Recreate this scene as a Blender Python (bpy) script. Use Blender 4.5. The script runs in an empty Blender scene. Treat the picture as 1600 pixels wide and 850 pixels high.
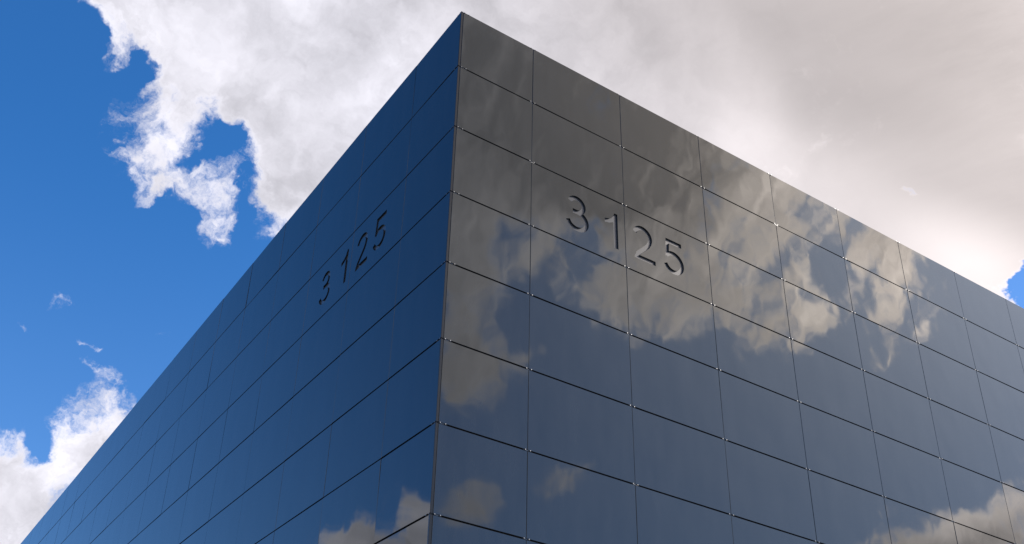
import bpy, bmesh, math, random
from mathutils import Vector, Matrix
random.seed(7)
C = bpy.context.scene.collection
scene = bpy.context.scene
R = math.radians
H = 12.2477                       # height of the glass top edge above the ground

# ------------------------------------------------------------------ camera
cam_d = bpy.data.cameras.new("camera")
cam = bpy.data.objects.new("camera", cam_d)
C.objects.link(cam)
cam_d.sensor_width = 36.0
cam_d.lens = 1701.87 / 1600 * 36
cam_d.shift_x = (800 - 720.24) / 1600
cam_d.shift_y = (420.72 - 425) / 1600
cam_d.clip_start = 0.1
cam_d.clip_end = 20000
right = Vector((0.82630654, -0.56137836, 0.04551744))
down = Vector((0.32854023, 0.41478573, -0.84853646))
fwd = Vector((0.45747002, 0.71610554, 0.52717553))
m = Matrix((right, -down, -fwd)).transposed().to_4x4()
m.translation = Vector((-5.55616, -9.02804, -10.64774 + H))
cam.matrix_world = m
scene.camera = cam

# ------------------------------------------------------------------ exposure
scene.view_settings.view_transform = 'Standard'
scene.view_settings.look = 'None'
scene.view_settings.exposure = 0
scene.view_settings.gamma = 1

# ------------------------------------------------------------------ sun
SUN_AZ, SUN_EL = -27.0, 36.0      # azimuth from +x, elevation
sd = Vector((math.cos(R(SUN_EL)) * math.cos(R(SUN_AZ)), math.cos(R(SUN_EL)) * math.sin(R(SUN_AZ)), math.sin(R(SUN_EL))))
sun_d = bpy.data.lights.new("sun", 'SUN')
sun_d.energy = 5.0
sun_d.angle = R(0.5)
sun_d.color = (1.0, 0.93, 0.84)
sun = bpy.data.objects.new("sun", sun_d)
C.objects.link(sun)
sun.location = sd * 60
sun.rotation_euler = sd.to_track_quat('Z', 'Y').to_euler()

# ------------------------------------------------------------------ sky with clouds (world)
# every row: centre (stereographic sky coordinates), angle, two radii, weight
# --- cloud table begin
CLOUD_MASSES = [
    (0.3697, 0.285, 2.5975, 0.1852, 0.1, 1.0), (0.4707, 0.2767, 2.8104, 0.0731, 0.0412, 0.9), (0.2822, 0.2629, 2.4988, 0.1942, 0.1282, 1.0),
    (0.4372, 0.2816, 2.9095, 0.1412, 0.1118, 1.0), (0.216, 0.3937, 2.5049, 0.0972, 0.0889, 1.0), (0.1092, 0.4252, 2.7741, 0.0484, 0.0262, 1.0),
    (0.1488, 0.4288, 2.5543, 0.0508, 0.0388, 0.9), (0.111, 0.4918, 1.3053, 0.0299, 0.0209, 1.0), (0.0748, 0.4463, 2.8847, 0.015, 0.0131, 0.8),
    (0.0616, 0.4436, 2.6188, 0.0125, 0.007, 0.6), (0.1127, 0.4537, 2.5948, 0.03, 0.0202, 0.8), (0.1813, 0.4787, 0.8842, 0.0362, 0.0224, 1.0),
    (0.2045, 0.4475, 1.0252, 0.0574, 0.0394, 0.9), (0.165, 0.5199, 1.4085, 0.0178, 0.0123, 0.62), (0.1488, 0.5049, 2.8148, 0.0213, 0.0087, 0.55),
    (0.1472, 0.4576, 2.6036, 0.0276, 0.0139, 0.5), (0.1485, 0.4796, 2.8817, 0.0174, 0.0114, -0.62), (0.1277, 0.4668, 2.5546, 0.0075, 0.0062, -0.35),
    (0.1691, 0.4826, 1.4056, 0.0123, 0.0078, -0.5), (0.1367, 0.5008, 1.4445, 0.0072, 0.007, -0.3), (0.1085, 0.4715, 1.1541, 0.0075, 0.0053, -0.3),
    (0.0875, 0.4606, 2.7858, 0.0116, 0.004, -0.7), (0.1306, 0.4592, 2.6147, 0.0136, 0.0062, -0.25), (0.1732, 0.5047, 1.0641, 0.0185, 0.0058, -0.4),
    (0.1575, 0.6679, 0.9276, 0.025, 0.0222, 1.0), (0.1578, 0.7211, 2.8729, 0.057, 0.0437, 1.0), (0.122, 0.7134, 2.9436, 0.0265, 0.0218, 0.9),
    (0.1266, 0.686, 1.3822, 0.0117, 0.0084, -0.5), (0.144, 0.7697, 2.8592, 0.0628, 0.0365, 0.9), (0.1069, 0.6015, 2.7339, 0.0071, 0.0053, 0.42),
    (0.1458, 0.6339, -2.7662, 0.0117, 0.0045, 0.48), (0.1253, 0.5233, 2.2998, 0.0113, 0.0036, 0.42), (0.0681, 0.462, 1.5058, 0.0067, 0.0044, 0.3),
    (0.1346, 0.6219, 3.0897, 0.0083, 0.0035, 0.4), (0.1719, 0.5984, 2.6789, 0.0083, 0.0031, 0.36), (0.0952, 0.6272, 2.748, 0.0142, 0.0038, 0.3),
    (0.5392, 0.2562, 0.6892, 0.0127, 0.0093, -3.4), (0.5417, 0.2416, 0.6703, 0.0209, 0.0152, -1.2), (0.4619, 0.2646, 2.8768, 0.0066, 0.002, -1.0),
    (0.2849, -0.3695, -2.9211, 0.0848, 0.0523, 1.0), (0.3428, -0.3783, -2.804, 0.0546, 0.0254, 0.8), (0.2923, -0.3506, -2.9103, 0.115, 0.0685, 1.0),
    (0.3755, -0.3503, -2.8003, 0.0714, 0.0538, 1.0), (0.285, -0.4233, 2.2125, 0.0442, 0.0406, 1.0), (0.3038, -0.475, 2.1931, 0.0581, 0.0232, 1.0),
    (0.3387, -0.5131, 2.2875, 0.0329, 0.021, 0.95), (0.3613, -0.5063, -3.0085, 0.0161, 0.0113, 0.4), (0.3589, -0.4329, -2.7235, 0.0421, 0.0173, 0.8),
    (0.4057, -0.4058, -2.3201, 0.0415, 0.023, 0.95), (0.4502, -0.3665, -2.9316, 0.0293, 0.0206, 0.85), (0.4712, -0.3559, 2.1961, 0.0234, 0.0101, 0.9),
    (0.4202, -0.3236, 2.5239, 0.0324, 0.0207, 0.6), (0.389, -0.314, -2.9537, 0.0313, 0.0207, 0.9), (0.4884, -0.3104, 2.5858, 0.0436, 0.0211, 0.95),
    (0.5191, -0.3316, 2.3799, 0.015, 0.0097, 0.5), (0.4454, -0.2983, -2.8956, 0.0377, 0.0139, 0.75), (0.4844, -0.2933, 2.0968, 0.0249, 0.0101, 0.4),
    (0.4262, -0.3116, 2.5445, 0.0157, 0.015, -0.85), (0.4556, -0.3292, 2.0467, 0.0197, 0.0084, -0.85), (0.4319, -0.3685, -1.6545, 0.0126, 0.0059, -0.6),
    (0.3035, -0.4421, 1.6865, 0.0151, 0.0132, -0.75), (0.3568, -0.4273, -1.7566, 0.0172, 0.0076, -0.65), (0.4553, -0.2983, 2.4121, 0.0089, 0.0067, -0.3),
    (0.4635, -0.3828, 1.7606, 0.0134, 0.0067, 0.35), (0.3474, -0.4619, -2.6558, 0.0234, 0.0078, -0.2), (0.3967, -0.5802, -2.4965, 0.0215, 0.0143, 0.75),
    (0.4285, -0.5377, -2.1083, 0.0212, 0.0132, 0.7), (0.3636, -0.4894, -2.4725, 0.008, 0.0064, 0.4), (0.6097, -0.3982, -2.0045, 0.0267, 0.0146, 1.0),
    (0.6309, -0.3587, -1.8557, 0.0294, 0.0167, 1.0), (0.6428, -0.3985, -2.191, 0.0931, 0.0235, 1.0), (0.5883, -0.3986, -1.8841, 0.0116, 0.0038, 0.4),
    (-0.284, 0.6522, 2.4312, 0.0153, 0.0111, 0.9), (-0.2775, 0.6804, -2.437, 0.0356, 0.0145, 0.95), (-0.3036, 0.7041, -2.4272, 0.0976, 0.0344, 1.0),
]
CLOUD_SHADES = [
    (0.295, 0.3013, 2.638, 0.0861, 0.0388, -0.18), (0.3981, 0.2174, 2.386, 0.0776, 0.0377, -0.16), (0.1793, 0.3938, 2.5594, 0.044, 0.0199, -0.15),
    (0.2168, 0.414, 1.1691, 0.0386, 0.0211, 0.25), (0.0853, 0.4424, 2.5899, 0.0193, 0.013, 0.12), (0.205, 0.4902, 1.0472, 0.0223, 0.0184, -0.12),
    (0.3647, 0.2987, 0.4543, 0.0378, 0.0231, 0.3), (0.405, 0.2607, 2.554, 0.0514, 0.0165, -0.12), (0.4307, 0.2982, 2.7227, 0.0679, 0.0209, 0.18),
    (0.5127, 0.2745, 2.6947, 0.0457, 0.0281, 0.65), (0.4062, 0.3469, 2.7852, 0.0715, 0.0544, 0.2), (0.1452, 0.6827, 2.7998, 0.0344, 0.024, 0.35),
    (0.1484, 0.7248, 2.6108, 0.0307, 0.0164, -0.25), (0.2877, -0.3673, -2.9192, 0.0918, 0.0593, -0.66), (0.3424, -0.3505, -2.8899, 0.0604, 0.0388, -0.35),
    (0.3193, -0.4831, 2.2001, 0.0666, 0.0255, -0.08), (0.4139, -0.3296, 2.3617, 0.0506, 0.0348, 0.25), (0.4706, -0.3512, 2.3594, 0.0263, 0.0143, 0.5),
    (0.4988, -0.3153, 2.548, 0.0366, 0.0206, 0.35), (0.6327, -0.3893, -1.9288, 0.0304, 0.0068, -0.4), (0.6182, -0.3664, -1.8372, 0.0411, 0.0111, 0.5),
    (-0.2722, 0.6816, -2.6932, 0.0654, 0.017, -0.3),
]
CLOUD_ZONES = [
    (0.112, 0.5702, 1.1456, 0.2087, 0.1837, 1.0), (0.3305, 0.3421, 2.4634, 0.3132, 0.2098, 1.0), (0.4314, -0.4005, -2.294, 0.2109, 0.2003, 1.0),
    (-0.1522, 0.6211, -2.8017, 0.2069, 0.169, 1.0),
]
# --- cloud table end

world = bpy.data.worlds.new("World")
scene.world = world
world.use_nodes = True
nt = world.node_tree
nt.nodes.clear()


def nd(t, **kw):
    n = nt.nodes.new(t)
    for k, v in kw.items():
        setattr(n, k, v)
    return n


def put(sock, v):
    if isinstance(v, bpy.types.NodeSocket):
        nt.links.new(v, sock)
    elif isinstance(v, (int, float)) and sock.type in ('VECTOR', 'RGBA'):
        sock.default_value = (v, v, v) if sock.type == 'VECTOR' else (v, v, v, 1)
    else:
        sock.default_value = v


def mt(op, a, b=0.0, c=None, clamp=False):
    n = nd('ShaderNodeMath', operation=op, use_clamp=clamp)
    put(n.inputs[0], a)
    put(n.inputs[1], b)
    if c is not None:
        put(n.inputs[2], c)
    return n.outputs[0]


def vm(op, a, b=None, s=None):
    n = nd('ShaderNodeVectorMath', operation=op)
    put(n.inputs[0], a)
    if b is not None:
        put(n.inputs[1], b)
    if s is not None:
        put(n.inputs['Scale'], s)
    return n.outputs['Value'] if op in ('LENGTH', 'DOT_PRODUCT') else n.outputs[0]


def ramp(v, a, b, lo=0.0, hi=1.0, kind='SMOOTHSTEP'):
    n = nd('ShaderNodeMapRange', interpolation_type=kind)
    for i, q in enumerate((v, a, b, lo, hi)):
        put(n.inputs[i], q)
    return n.outputs[0]


def mixc(f, a, b, mode='MIX'):
    n = nd('ShaderNodeMix', data_type='RGBA', blend_type=mode)
    put(n.inputs[0], f)
    put(n.inputs[6], a)
    put(n.inputs[7], b)
    return n.outputs[2]


def noise(v, scale, detail, rough=0.5, dist=0.0, lac=2.0, col=False):
    n = nd('ShaderNodeTexNoise', noise_dimensions='3D')
    put(n.inputs['Vector'], v)
    n.inputs['Scale'].default_value = scale
    n.inputs['Detail'].default_value = detail
    n.inputs['Roughness'].default_value = rough
    n.inputs['Lacunarity'].default_value = lac
    n.inputs['Distortion'].default_value = dist
    return n.outputs['Color' if col else 'Fac']


geo = nd('ShaderNodeTexCoord')
direction = vm('NORMALIZE', geo.outputs['Generated'])
sep = nd('ShaderNodeSeparateXYZ')
put(sep.inputs[0], direction)
inv = mt('DIVIDE', 1.0, mt('ADD', mt('MAXIMUM', sep.outputs[2], -0.5), 1.0))
com = nd('ShaderNodeCombineXYZ')
put(com.inputs[0], mt('MULTIPLY', sep.outputs[0], inv))
put(com.inputs[1], mt('MULTIPLY', sep.outputs[1], inv))
s0 = com.outputs[0]
cosun = vm('DOT_PRODUCT', direction, tuple(sd))
glow = mt('POWER', mt('MAXIMUM', cosun, 0.0), 10.0)
warm = ramp(cosun, 0.35, 0.80)
# domain warp gives the ragged edges
w1 = vm('SUBTRACT', noise(s0, 7.0, 2, 0.5, col=True), (0.5, 0.5, 0.5))
w2 = vm('SUBTRACT', noise(vm('ADD', s0, (3.1, 7.7, 1.3)), 26.0, 5, 0.62, col=True), (0.5, 0.5, 0.5))
sw = vm('ADD', s0, vm('ADD', vm('SCALE', w1, s=0.030), vm('SCALE', w2, s=0.044)))


def blob_sum(rows, coord, inner, outer):
    tot = None
    for (x, y, a, rx, ry, w) in rows:
        mp = nd('ShaderNodeMapping', vector_type='TEXTURE')
        if tot is None:
            put(mp.inputs['Vector'], coord)
        else:                                   # harmless dependency: keeps the shader compiler's stack short
            ma = nd('ShaderNodeVectorMath', operation='MULTIPLY_ADD')
            put(ma.inputs[0], tot)
            ma.inputs[1].default_value = (1e-7, 1e-7, 1e-7)
            put(ma.inputs[2], coord)
            put(mp.inputs['Vector'], ma.outputs[0])
        mp.inputs['Location'].default_value = (x, y, 0)
        mp.inputs['Rotation'].default_value = (0, 0, a)
        mp.inputs['Scale'].default_value = (rx, ry, 1)
        v = ramp(vm('LENGTH', mp.outputs[0]), inner, outer, w, 0.0)
        tot = v if tot is None else mt('ADD', tot, v)
    return tot


def union(rows, coord, inner, outer):          # positive masses saturate, holes are taken off afterwards
    pos = mt('MINIMUM', blob_sum([r for r in rows if r[5] > 0], coord, inner, outer), 2.0)
    neg = [r for r in rows if r[5] < 0]
    return mt('ADD', pos, blob_sum(neg, coord, inner, outer)) if neg else pos


field = union(CLOUD_MASSES, sw, 0.30, 1.55)
zone = mt('MINIMUM', blob_sum(CLOUD_ZONES, s0, 0.85, 1.25), 1.0)
rest = ramp(noise(vm('ADD', s0, (5.0, 2.0, 0.0)), 2.6, 3, 0.5), 0.45, 0.60)
field = mt('ADD', field, mt('MULTIPLY', rest, mt('SUBTRACT', 1.0, zone)))
streak = nd('ShaderNodeMapping', vector_type='TEXTURE')
put(streak.inputs['Vector'], vm('ADD', s0, vm('SCALE', w2, s=0.012)))
streak.inputs['Rotation'].default_value = (0, 0, -1.185)
streak.inputs['Scale'].default_value = (1.0, 0.26, 1.0)
streaks = noise(streak.outputs[0], 21.0, 9, 0.68, dist=0.1)
fbm = noise(vm('ADD', sw, (1.7, 0.4, 2.2)), 22.0, 9, 0.60)
fine = noise(vm('ADD', sw, (9.7, 0.4, 2.2)), 60.0, 8, 0.68)
tex = mt('ADD', mt('MULTIPLY', mt('SUBTRACT', fbm, 0.5), 2.6), mt('MULTIPLY', mt('SUBTRACT', fine, 0.5), 2.0))
tex = mt('ADD', tex, mt('MULTIPLY', mt('SUBTRACT', streaks, 0.5), ramp(glow, 0.15, 0.75, 0.0, 5.2)))
tex = mt('MULTIPLY', tex, ramp(field, 0.0, 0.35))
dens = mt('ADD', field, tex)
cover = ramp(dens, 0.16, mt('MULTIPLY_ADD', warm, 0.35, 1.08))

# brightness of the cloud: thin edges white, thick middles grey, brighter towards the sun
soft = noise(vm('ADD', s0, (4.4, 1.9, 6.0)), 9.0, 5, 0.5, dist=0.3)
puff = noise(vm('ADD', sw, (8.4, 1.9, 6.0)), 30.0, 5, 0.55)
shade = mt('ADD', mt('MULTIPLY', mt('SUBTRACT', soft, 0.5), 0.55), mt('MULTIPLY', mt('SUBTRACT', puff, 0.5), 0.75))
shade = mt('MULTIPLY', shade, mt('MULTIPLY_ADD', warm, -1.2, 1.1))
shade = mt('ADD', shade, mt('MULTIPLY', mt('SUBTRACT', streaks, 0.5), mt('MULTIPLY', warm, mt('MULTIPLY', glow, 2.0))))
shade = mt('ADD', shade, mt('MULTIPLY', blob_sum(CLOUD_SHADES, s0, 0.1, 1.6), 0.5))
thick = ramp(dens, 0.45, 1.7, 0.14, -0.09)
lum = mt('ADD', mt('ADD', mt('MULTIPLY_ADD', warm, -0.24, 0.88), shade), thick)
lum = mt('MAXIMUM', lum, 0.25)
lum = mt('MULTIPLY', lum, mt('MULTIPLY_ADD', glow, 3.6, 1.0))
tint = mixc(warm, (0.98, 0.965, 1.06, 1), (1.08, 0.975, 0.955, 1))
tint = mixc(ramp(glow, 0.30, 0.85), tint, (1.17, 0.99, 0.86, 1))
cloud_col = vm('SCALE', tint, s=lum)

sky = nd('ShaderNodeTexSky', sky_type='NISHITA')
sky.sun_disc = False
sky.sun_elevation = R(SUN_EL)
sky.sun_rotation = R(90 - SUN_AZ)
sky.altitude = 600
sky.air_density = 1.0
sky.dust_density = 0.7
sky.ozone_density = 2.0
hsv = nd('ShaderNodeHueSaturation')
hsv.inputs['Saturation'].default_value = 1.08
hsv.inputs['Value'].default_value = 1.0
put(hsv.inputs['Color'], mixc(1.0, sky.outputs[0], (0.72, 1.19, 1.68, 1), 'MULTIPLY'))
SKY_STRENGTH = 0.12
sky_col = mixc(mt('ADD', mt('MULTIPLY', glow, 0.72), mt('ADD', mt('MULTIPLY', warm, 0.05), mt('ADD', ramp(sep.outputs[2], 0.60, 0.10, 0.0, 0.09), ramp(sep.outputs[2], 0.22, 0.0, 0.0, 0.5)))), hsv.outputs[0], vm('SCALE', (7.2, 7.1, 7.8), s=mt('MULTIPLY_ADD', mt('MULTIPLY', glow, glow), 1.3, 1.0)))
final = mixc(cover, sky_col, vm('SCALE', cloud_col, s=1.0 / SKY_STRENGTH))
bg = nd('ShaderNodeBackground')
bg.inputs['Strength'].default_value = SKY_STRENGTH
put(bg.inputs['Color'], final)
out = nd('ShaderNodeOutputWorld')
nt.links.new(bg.outputs[0], out.inputs[0])
world.cycles.sampling_method = 'MANUAL'
world.cycles.sample_map_resolution = 512


# ------------------------------------------------------------------ materials
def material(name, col, rough=0.5, metal=0.0, ior=1.5, noise_amt=0.0, nscale=4.0, spec=0.5):
    mat = bpy.data.materials.new(name)
    mat.use_nodes = True
    t = mat.node_tree
    b = t.nodes['Principled BSDF']
    b.inputs['Base Color'].default_value = (*col, 1)
    b.inputs['Roughness'].default_value = rough
    b.inputs['Metallic'].default_value = metal
    b.inputs['IOR'].default_value = ior
    b.inputs['Specular IOR Level'].default_value = spec
    if noise_amt:
        tc = t.nodes.new('ShaderNodeTexCoord')
        n = t.nodes.new('ShaderNodeTexNoise')
        n.inputs['Scale'].default_value = nscale
        n.inputs['Detail'].default_value = 8
        r = t.nodes.new('ShaderNodeValToRGB')
        r.color_ramp.elements[0].position = 0.3
        r.color_ramp.elements[1].position = 0.7
        r.color_ramp.elements[0].color = (*[c * (1 - noise_amt) for c in col], 1)
        r.color_ramp.elements[1].color = (*[c * (1 + noise_amt) for c in col], 1)
        t.links.new(tc.outputs['Object'], n.inputs['Vector'])
        t.links.new(n.outputs['Fac'], r.inputs[0])
        t.links.new(r.outputs[0], b.inputs['Base Color'])
    return mat


def glass_material():
    mat = bpy.data.materials.new("dark_reflective_glass")
    mat.use_nodes = True
    t = mat.node_tree
    b = t.nodes['Principled BSDF']
    b.inputs['IOR'].default_value = 1.66
    b.inputs['Roughness'].default_value = 0.030
    b.inputs['Specular Tint'].default_value = (0.86, 0.95, 1.0, 1)
    tc = t.nodes.new('ShaderNodeTexCoord')
    info = t.nodes.new('ShaderNodeObjectInfo')
    # film of dust, a little different on every pane
    n = t.nodes.new('ShaderNodeTexNoise')
    n.noise_dimensions = '4D'
    n.inputs['Scale'].default_value = 1.6
    n.inputs['Detail'].default_value = 7
    n.inputs['Roughness'].default_value = 0.6
    mp = t.nodes.new('ShaderNodeMapping')
    mp.inputs['Scale'].default_value = (3.0, 1.0, 0.7)
    t.links.new(tc.outputs['Object'], mp.inputs['Vector'])
    t.links.new(mp.outputs[0], n.inputs['Vector'])
    mul = t.nodes.new('ShaderNodeMath')
    mul.operation = 'MULTIPLY'
    mul.inputs[1].default_value = 37.0
    t.links.new(info.outputs['Random'], mul.inputs[0])
    t.links.new(mul.outputs[0], n.inputs['W'])
    r = t.nodes.new('ShaderNodeValToRGB')
    r.color_ramp.elements[0].position = 0.25
    r.color_ramp.elements[1].position = 0.8
    r.color_ramp.elements[0].color = (0.014, 0.016, 0.018, 1)
    r.color_ramp.elements[1].color = (0.027, 0.029, 0.031, 1)
    t.links.new(n.outputs['Fac'], r.inputs[0])
    t.links.new(r.outputs[0], b.inputs['Base Color'])
    # faint roller-wave of tempered glass
    wv = t.nodes.new('ShaderNodeTexNoise')
    wv.noise_dimensions = '4D'
    wv.inputs['Scale'].default_value = 1.3
    wv.inputs['Detail'].default_value = 1.5
    t.links.new(tc.outputs['Object'], wv.inputs['Vector'])
    t.links.new(mul.outputs[0], wv.inputs['W'])
    bp = t.nodes.new('ShaderNodeBump')
    bp.inputs['Strength'].default_value = 1.0
    bp.inputs['Distance'].default_value = 0.0045
    t.links.new(wv.outputs['Fac'], bp.inputs['Height'])
    t.links.new(bp.outputs[0], b.inputs['Normal'])
    return mat


M_GLASS = glass_material()
M_EDGE = material("glass_edge", (0.035, 0.042, 0.05), 0.35)
M_BACK = material("black_backing", (0.06, 0.062, 0.068), 0.8)
M_FLOOR = material("numeral_back_plate", (0.075, 0.078, 0.082), 0.18, noise_amt=0.06)
M_TRIM = material("corner_aluminium", (0.02, 0.02, 0.021), 0.22, spec=0.28)
M_STEEL = material("stainless_steel", (0.22, 0.22, 0.22), 0.42, metal=1.0)
M_GASKET = material("joint_sealant", (0.035, 0.035, 0.037), 0.6)
M_ROOF = material("roof_membrane", (0.30, 0.30, 0.29), 0.8, noise_amt=0.15)
M_CONC = material("precast_concrete", (0.30, 0.29, 0.27), 0.85, noise_amt=0.12)
M_GROUND = material("asphalt", (0.055, 0.055, 0.055), 0.9, noise_amt=0.25, nscale=0.8)


# ------------------------------------------------------------------ mesh helpers
def link(name, me, parent=None, mats=()):
    for q in mats:
        me.materials.append(q)
    o = bpy.data.objects.new(name, me)
    C.objects.link(o)
    if parent:
        o.parent = parent
    return o


def from_bm(bm, name):
    bmesh.ops.recalc_face_normals(bm, faces=bm.faces)
    me = bpy.data.meshes.new(name)
    bm.to_mesh(me)
    bm.free()
    return me


def bm_box(bm, x0, x1, y0, y1, z0, z1):
    v = [bm.verts.new((x, y, z)) for x in (x0, x1) for y in (y0, y1) for z in (z0, z1)]
    for f in ((0, 1, 3, 2), (4, 6, 7, 5), (0, 4, 5, 1), (2, 3, 7, 6), (0, 2, 6, 4), (1, 5, 7, 3)):
        bm.faces.new([v[i] for i in f])


def bm_panel(bm, w, h, t, c=0.0025, ox=0.0, oz=0.0):
    """pane centred on x/z, front at y=0 facing -y, arrised front edges, back at y=t"""
    a, b = w / 2, h / 2
    fr = [bm.verts.new((ox + x, 0, oz + z)) for x, z in ((-a + c, -b + c), (a - c, -b + c), (a - c, b - c), (-a + c, b - c))]
    md = [bm.verts.new((ox + x, c, oz + z)) for x, z in ((-a, -b), (a, -b), (a, b), (-a, b))]
    bk = [bm.verts.new((ox + x, t, oz + z)) for x, z in ((-a, -b), (a, -b), (a, b), (-a, b))]
    bm.faces.new(fr)
    bm.faces.new(bk[::-1]).material_index = 1
    for i in range(4):
        j = (i + 1) % 4
        bm.faces.new((md[i], md[j], fr[j], fr[i]))
        bm.faces.new((bk[i], bk[j], md[j], md[i])).material_index = 1


# ------------------------------------------------------------------ numerals (outlines in metres, baseline at 0)
def arc(cx, cy, rx, ry, a0, a1, n):
    return [(cx + rx * math.cos(R(a0 + (a1 - a0) * i / n)), cy + ry * math.sin(R(a0 + (a1 - a0) * i / n))) for i in range(n + 1)]


def stroke(pts, w):
    L, Rr = [], []
    n = len(pts)
    ws = w if isinstance(w, (list, tuple)) else [w] * n
    for i in range(n):
        a = Vector(pts[max(i - 1, 0)])
        b = Vector(pts[min(i + 1, n - 1)])
        t = (b - a).normalized()
        nn = Vector((-t.y, t.x)) * ws[i] / 2
        L.append(Vector(pts[i]) + nn)
        Rr.append(Vector(pts[i]) - nn)
    return [tuple(q) for q in L + Rr[::-1]]


SW = 0.068
three_top = arc(0.185, 0.412, 0.118, 0.108, 162, -92, 22) + [(0.118, 0.304)]
three_bot = [(0.120, 0.3035)] + arc(0.192, 0.170, 0.158, 0.1335, 88, -168, 26)
two_curve = arc(0.175, 0.390, 0.140, 0.130, 168, -8, 16) + [(0.296, 0.315), (0.262, 0.262), (0.205, 0.205), (0.135, 0.140), (0.085, 0.090), (0.058, 0.030)]
five_bowl = [(0.070, 0.268)] + [(0.105, 0.315)] + arc(0.185, 0.185, 0.155, 0.152, 100, -162, 24)
NUM = {
    '3': (0.385, [stroke(three_top, SW), stroke(three_bot, SW)]),
    '1': (0.225, [[(0.150, 0), (0.225, 0), (0.225, 0.56), (0.172, 0.56), (0.140, 0.490), (0.085, 0.445), (0.0, 0.418), (0.0, 0.356), (0.085, 0.375), (0.150, 0.410)]]),
    '2': (0.395, [stroke(two_curve, SW), [(0.012, 0.0), (0.393, 0.0), (0.393, 0.068), (0.030, 0.066)]]),
    '5': (0.385, [[(0.068, 0.482), (0.352, 0.482), (0.352, 0.55), (0.061, 0.55)], [(0.040, 0.250), (0.104, 0.296), (0.127, 0.549), (0.0600, 0.551)],
                  stroke([(0.058, 0.272)] + arc(0.185, 0.183, 0.160, 0.1495, 118, -160, 26), SW)]),
}


def prism(poly, y0, y1, ox, oz):
    bm = bmesh.new()
    a = [bm.verts.new((ox + x, y0, oz + z)) for x, z in poly]
    b = [bm.verts.new((ox + x, y1, oz + z)) for x, z in poly]
    bm.faces.new(a)
    bm.faces.new(b[::-1])
    n = len(poly)
    for i in range(n):
        bm.faces.new((a[i], b[i], b[(i + 1) % n], a[(i + 1) % n]))
    me = from_bm(bm, "cutter")
    me.materials.append(M_GLASS)
    me.materials.append(M_EDGE)
    for p in me.polygons:
        p.material_index = 1
    return me


def cut(me, cutters):
    o = bpy.data.objects.new("tmp", me)
    C.objects.link(o)
    tmp = [o]
    for c in cutters:
        k = bpy.data.objects.new("tmp_cutter", c)
        C.objects.link(k)
        tmp.append(k)
        md = o.modifiers.new("b", 'BOOLEAN')
        md.operation = 'DIFFERENCE'
        md.solver = 'EXACT'
        md.object = k
    dg = bpy.context.evaluated_depsgraph_get()
    res = bpy.data.meshes.new_from_object(o.evaluated_get(dg))
    for q in tmp:
        bpy.data.objects.remove(q)
    return res


# ------------------------------------------------------------------ building
ROW_TOP = [0.0] + [-(0.97316 + i) for i in range(0, 12)]      # joint heights below the top edge
N_ROWS = 12
JH, JV = 0.016, 0.006                                          # open horizontal and tight vertical joints
THK = 0.021
RIGHT = [0.0, 1.2102, 2.7894, 4.3632, 5.9303, 7.5176, 9.1029, 10.6665, 12.2127]
while len(RIGHT) < 17:
    RIGHT.append(RIGHT[-1] + 1.572)
LEFT = [0.0, 1.272]
while len(LEFT) < 33:
    LEFT.append(LEFT[-1] + 1.6014)
ANG = R(86.2575)
dirL = Vector((math.cos(ANG), math.sin(ANG), 0))

root = bpy.data.objects.new("office_building", None)
C.objects.link(root)
root['label'] = "dark mirror-glass office building with 3125 cut into both walls that meet at its sharp corner"
root['category'] = "building"

# wall frames: local x runs away from the corner, local y into the building, z up
MR = Matrix.Translation((0, 0, H))
ML = Matrix((( -dirL.x, dirL.y, 0, 0), (-dirL.y, -dirL.x, 0, 0), (0, 0, 1, H), (0, 0, 0, 1)))
# on the left wall the local x axis points TOWARDS the corner, so that lettering is not mirrored
inv_cam = cam.matrix_world.inverted()


def in_view(P):
    q = inv_cam @ P
    if q.z > -0.1:
        return False
    f = 1701.87
    x = 720.24 + f * q.x / -q.z
    y = 420.72 - f * q.y / -q.z
    return -30 < x < 1630 and -30 < y < 880


def wall(frame, seams, sign, numerals, row_num=2):
    cells = []
    for i in range(len(seams) - 1):
        for r in range(N_ROWS):
            a = seams[i] + (0.037 if (i == 0 and sign > 0) else (0.004 if i == 0 else JV / 2))
            b = seams[i + 1] - JV / 2
            zt, zb = ROW_TOP[r] - (JH / 2 if r else 0), ROW_TOP[r + 1] + JH / 2
            c = frame @ Vector((sign * (a + b) / 2, 0, (zt + zb) / 2))
            vis = any(in_view(frame @ Vector((sign * x, 0, z))) for x in (a, (a + b) / 2, b) for z in (zt, (zt + zb) / 2, zb))
            cells.append((vis, i, r, a, b, zt, zb, c))
    return cells


cells_R = wall(MR, RIGHT, 1, None)
cells_L = wall(ML, LEFT, -1, None)
allc = [('R',) + c for c in cells_R] + [('L',) + c for c in cells_L]
allc.sort(key=lambda c: (not c[1], (c[8] - cam.location).length))
single, rest_cells = allc[:290], allc[290:]
print("visible panes", sum(1 for c in allc if c[1]), "of", len(allc))

cache = {}
TILT = {('R', 6, 5): (0.0, 0.35), ('R', 7, 5): (0.1, -0.2), ('R', 6, 6): (0.15, 0.3), ('L', 1, 6): (0.5, 0.0), ('L', 0, 6): (-0.15, 0.0), ('L', 0, 7): (-0.4, 0.0)}
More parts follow.
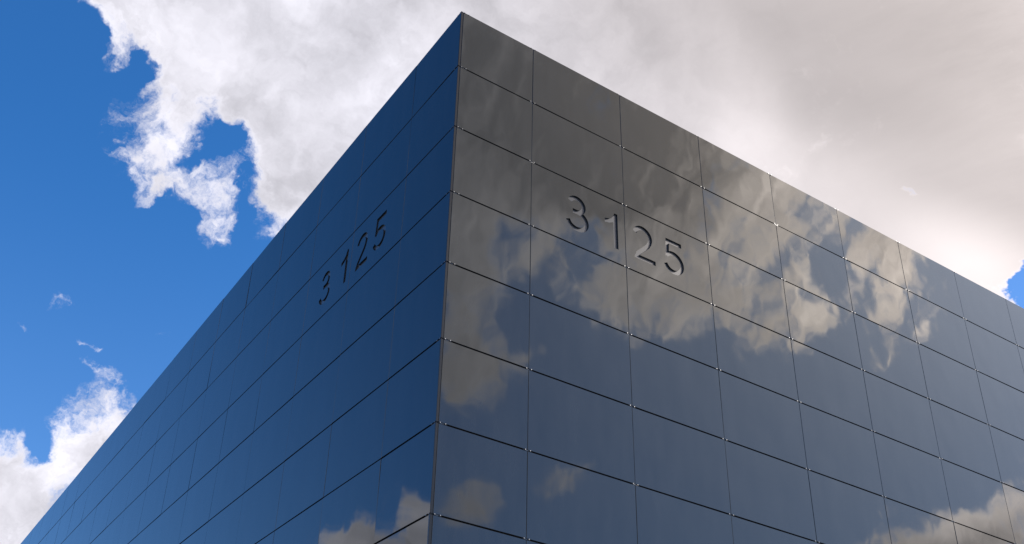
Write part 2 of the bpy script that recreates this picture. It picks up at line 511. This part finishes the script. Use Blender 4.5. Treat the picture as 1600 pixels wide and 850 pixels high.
# where each numeral starts along its wall (distance from the left end of the number, in the wall's own x)
DIG_R = [('3', 1.772), ('1', 2.437), ('2', 2.930), ('5', 3.478)]
DIG_L = [('3', -3.955), ('1', -3.225), ('2', -2.705), ('5', -2.155)]
panes = {}
for side, vis, i, r, a, b, zt, zb, c in single:
    frame, sign = (MR, 1) if side == 'R' else (ML, -1)
    w, h = b - a, zt - zb
    key = (round(w, 4), round(h, 4))
    cx, cz = sign * (a + b) / 2, (zt + zb) / 2
    digs = [d for d in (DIG_R if side == 'R' else DIG_L) if r == 2 and cx - w / 2 < d[1] + 0.1 < cx + w / 2]
    if digs:
        bm = bmesh.new()
        bm_panel(bm, w, h, THK)
        me = from_bm(bm, "pane_with_numerals")
        me.materials.append(M_GLASS)
        me.materials.append(M_EDGE)
        cut_list = []
        for ch, x in digs:
            for poly in NUM[ch][1]:
                cut_list.append(prism(poly, -0.05, 0.06, x - cx, -2.748 - cz))
        me = cut(me, cut_list)
        me.name = "pane_with_numerals"
    elif key in cache:
        me = cache[key]
    else:
        bm = bmesh.new()
        bm_panel(bm, w, h, THK)
        me = from_bm(bm, "glass_pane")
        me.materials.append(M_GLASS)
        me.materials.append(M_EDGE)
        cache[key] = me
    o = bpy.data.objects.new("glass_panel", me)
    C.objects.link(o)
    o.parent = root
    tx, tz = TILT.get((side, i, r), (random.gauss(0, 0.08), random.gauss(0, 0.09)))
    if digs:
        tx = tz = 0
    o.matrix_world = frame @ Matrix.Translation((cx, 0, cz)) @ Matrix.Rotation(R(tx), 4, 'X') @ Matrix.Rotation(R(tz), 4, 'Z')
    panes[(side, i, r)] = o
    for ch, x in digs:
        bm = bmesh.new()
        wd = NUM[ch][0]
        bm_box(bm, x - cx - 0.02, x - cx + wd + 0.02, THK + 0.001, THK + 0.006, -2.748 - cz - 0.02, -2.748 - cz + 0.58)
        q = link("numeral", from_bm(bm, "numeral_plate"), None, [M_FLOOR])
        q.parent = o
        q['label'] = "numeral %s cut through the glass over a grey back plate" % ch
    if digs:
        o['label'] = "glass panel with the numerals %s cut out" % " and ".join(d[0] for d in digs)

for side, frame, sign in (('R', MR, 1), ('L', ML, -1)):
    bm = bmesh.new()
    n = 0
    for s2, vis, i, r, a, b, zt, zb, c in rest_cells:
        if s2 != side:
            continue
        bm_panel(bm, b - a, zt - zb, THK, ox=sign * (a + b) / 2, oz=(zt + zb) / 2)
        n += 1
    if n:
        o = link("distant_glass_panels", from_bm(bm, "distant_glass_panels"), root, [M_GLASS, M_EDGE])
        o.matrix_world = frame
        o['kind'] = 'stuff'
    else:
        bm.free()

# gaskets deep in the vertical joints, one per wall face and joint
for side, frame, sign, seams in (('R', MR, 1, RIGHT), ('L', ML, -1, LEFT)):
    bm = bmesh.new()
    for s in seams[1:-1]:
        for r in range(N_ROWS):
            zt, zb = ROW_TOP[r] - (JH / 2 if r else 0), ROW_TOP[r + 1] + JH / 2
            bm_box(bm, sign * s - JV / 2 + 0.0005, sign * s + JV / 2 - 0.0005, 0.006, THK - 0.002, zb + 0.002, zt - 0.002)
    o = link("joint_gaskets", from_bm(bm, "joint_gaskets"), root, [M_GASKET])
    o.matrix_world = frame
    o['kind'] = 'stuff'

# corner trim, one length per row
corner_me = {}
for r in range(N_ROWS):
    zt, zb = ROW_TOP[r] - (JH / 2 if r else 0), ROW_TOP[r + 1] + JH / 2
    k = round(zt - zb, 4)
    if k not in corner_me:
        h = zt - zb
        bm = bmesh.new()
        pts = [(0.001, 0.000), (0.030, 0.000), (0.032, 0.003), (0.032, 0.030), (0.0035, 0.030), (0.000, 0.003)]
        lo = [bm.verts.new((x, y, -h / 2)) for x, y in pts]
        hi = [bm.verts.new((x, y, h / 2)) for x, y in pts]
        bm.faces.new(lo)
        bm.faces.new(hi[::-1])
        for i in range(6):
            bm.faces.new((lo[i], hi[i], hi[(i + 1) % 6], lo[(i + 1) % 6]))
        me = from_bm(bm, "corner_trim")
        me.materials.append(M_TRIM)
        corner_me[k] = me
    o = bpy.data.objects.new("corner_trim", corner_me[k])
    C.objects.link(o)
    o.parent = root
    o.location = (0, 0, H + (zt + zb) / 2)

# stainless clips: a pair of studs on a bar across every joint crossing
bm = bmesh.new()
for sx in (-0.034, 0.034):
    mtx = Matrix.Translation((sx, -0.004, 0.0)) @ Matrix.Rotation(R(90), 4, 'X')
    bmesh.ops.create_cone(bm, cap_ends=True, segments=10, radius1=0.0085, radius2=0.006, depth=0.009, matrix=mtx)
bm_box(bm, -0.05, 0.05, 0.008, 0.014, -0.004, 0.004)
clip_me = from_bm(bm, "clip")
clip_me.materials.append(M_STEEL)
for side, frame, sign, seams in (('R', MR, 1, RIGHT), ('L', ML, -1, LEFT)):
    for j, s in enumerate(seams[:-1]):
        for r in range(N_ROWS):
            x = sign * s if j else (0.085 if side == 'R' else -0.06)
            P = frame @ Vector((x, 0, ROW_TOP[r]))
            if not in_view(P) or (side == 'L' and j):
                continue
            o = bpy.data.objects.new("clip", clip_me)
            C.objects.link(o)
            o.parent = root
            o.matrix_world = frame @ Matrix.Translation((x, 0 if side == 'R' else 0.004, ROW_TOP[r] + (0.004 if r else -0.006)))

# body of the building behind the glass
def quad_prism(name, pts, z0, z1, mat):
    bm = bmesh.new()
    lo = [bm.verts.new((x, y, z0)) for x, y in pts]
    hi = [bm.verts.new((x, y, z1)) for x, y in pts]
    bm.faces.new(lo)
    bm.faces.new(hi)
    for i in range(len(pts)):
        bm.faces.new((lo[i], lo[(i + 1) % len(pts)], hi[(i + 1) % len(pts)], hi[i]))
    return link(name, from_bm(bm, name), root, [mat])


nLin = Vector((math.sin(ANG), -math.cos(ANG), 0))            # into the building from the left wall


def corner(dx, dy):                                            # point at dx behind the left glass, dy behind the right glass
    t = (dy - dx * nLin.y) / dirL.y
    p = dirL * t + nLin * dx
    return (p.x, p.y)


LR, LL = RIGHT[-1], LEFT[-1]
D = 0.034
c0 = corner(D, D)
far = dirL * LL
quad_prism("wall", [c0, (LR, D), (LR + far.x, far.y), (far.x + nLin.x * D, far.y + nLin.y * D)], 0.0, H - 0.06, M_BACK)
e = 0.25
quad_prism("roof", [corner(e, e), (LR - e, e), (LR + far.x - e, far.y - e), (far.x + nLin.x * e, far.y - e)], H - 0.06, H - 0.03, M_ROOF)
bm = bmesh.new()
bm_box(bm, 0.02, LR, 0.003, D - 0.002, -H, -11.99)
o = link("plinth", from_bm(bm, "plinth"), root, [M_CONC])
o.matrix_world = MR
bm = bmesh.new()
bm_box(bm, -LL, -0.06, 0.003, D - 0.002, -H, -11.99)
o = link("plinth", from_bm(bm, "plinth"), root, [M_CONC])
o.matrix_world = ML

# ------------------------------------------------------------------ ground
bm = bmesh.new()
bmesh.ops.create_grid(bm, x_segments=8, y_segments=8, size=6000)
g = link("ground", from_bm(bm, "ground"), None, [M_GROUND])
g['kind'] = 'structure'
g.location = (0, 0, 0)
bpy.context.view_layer.update()
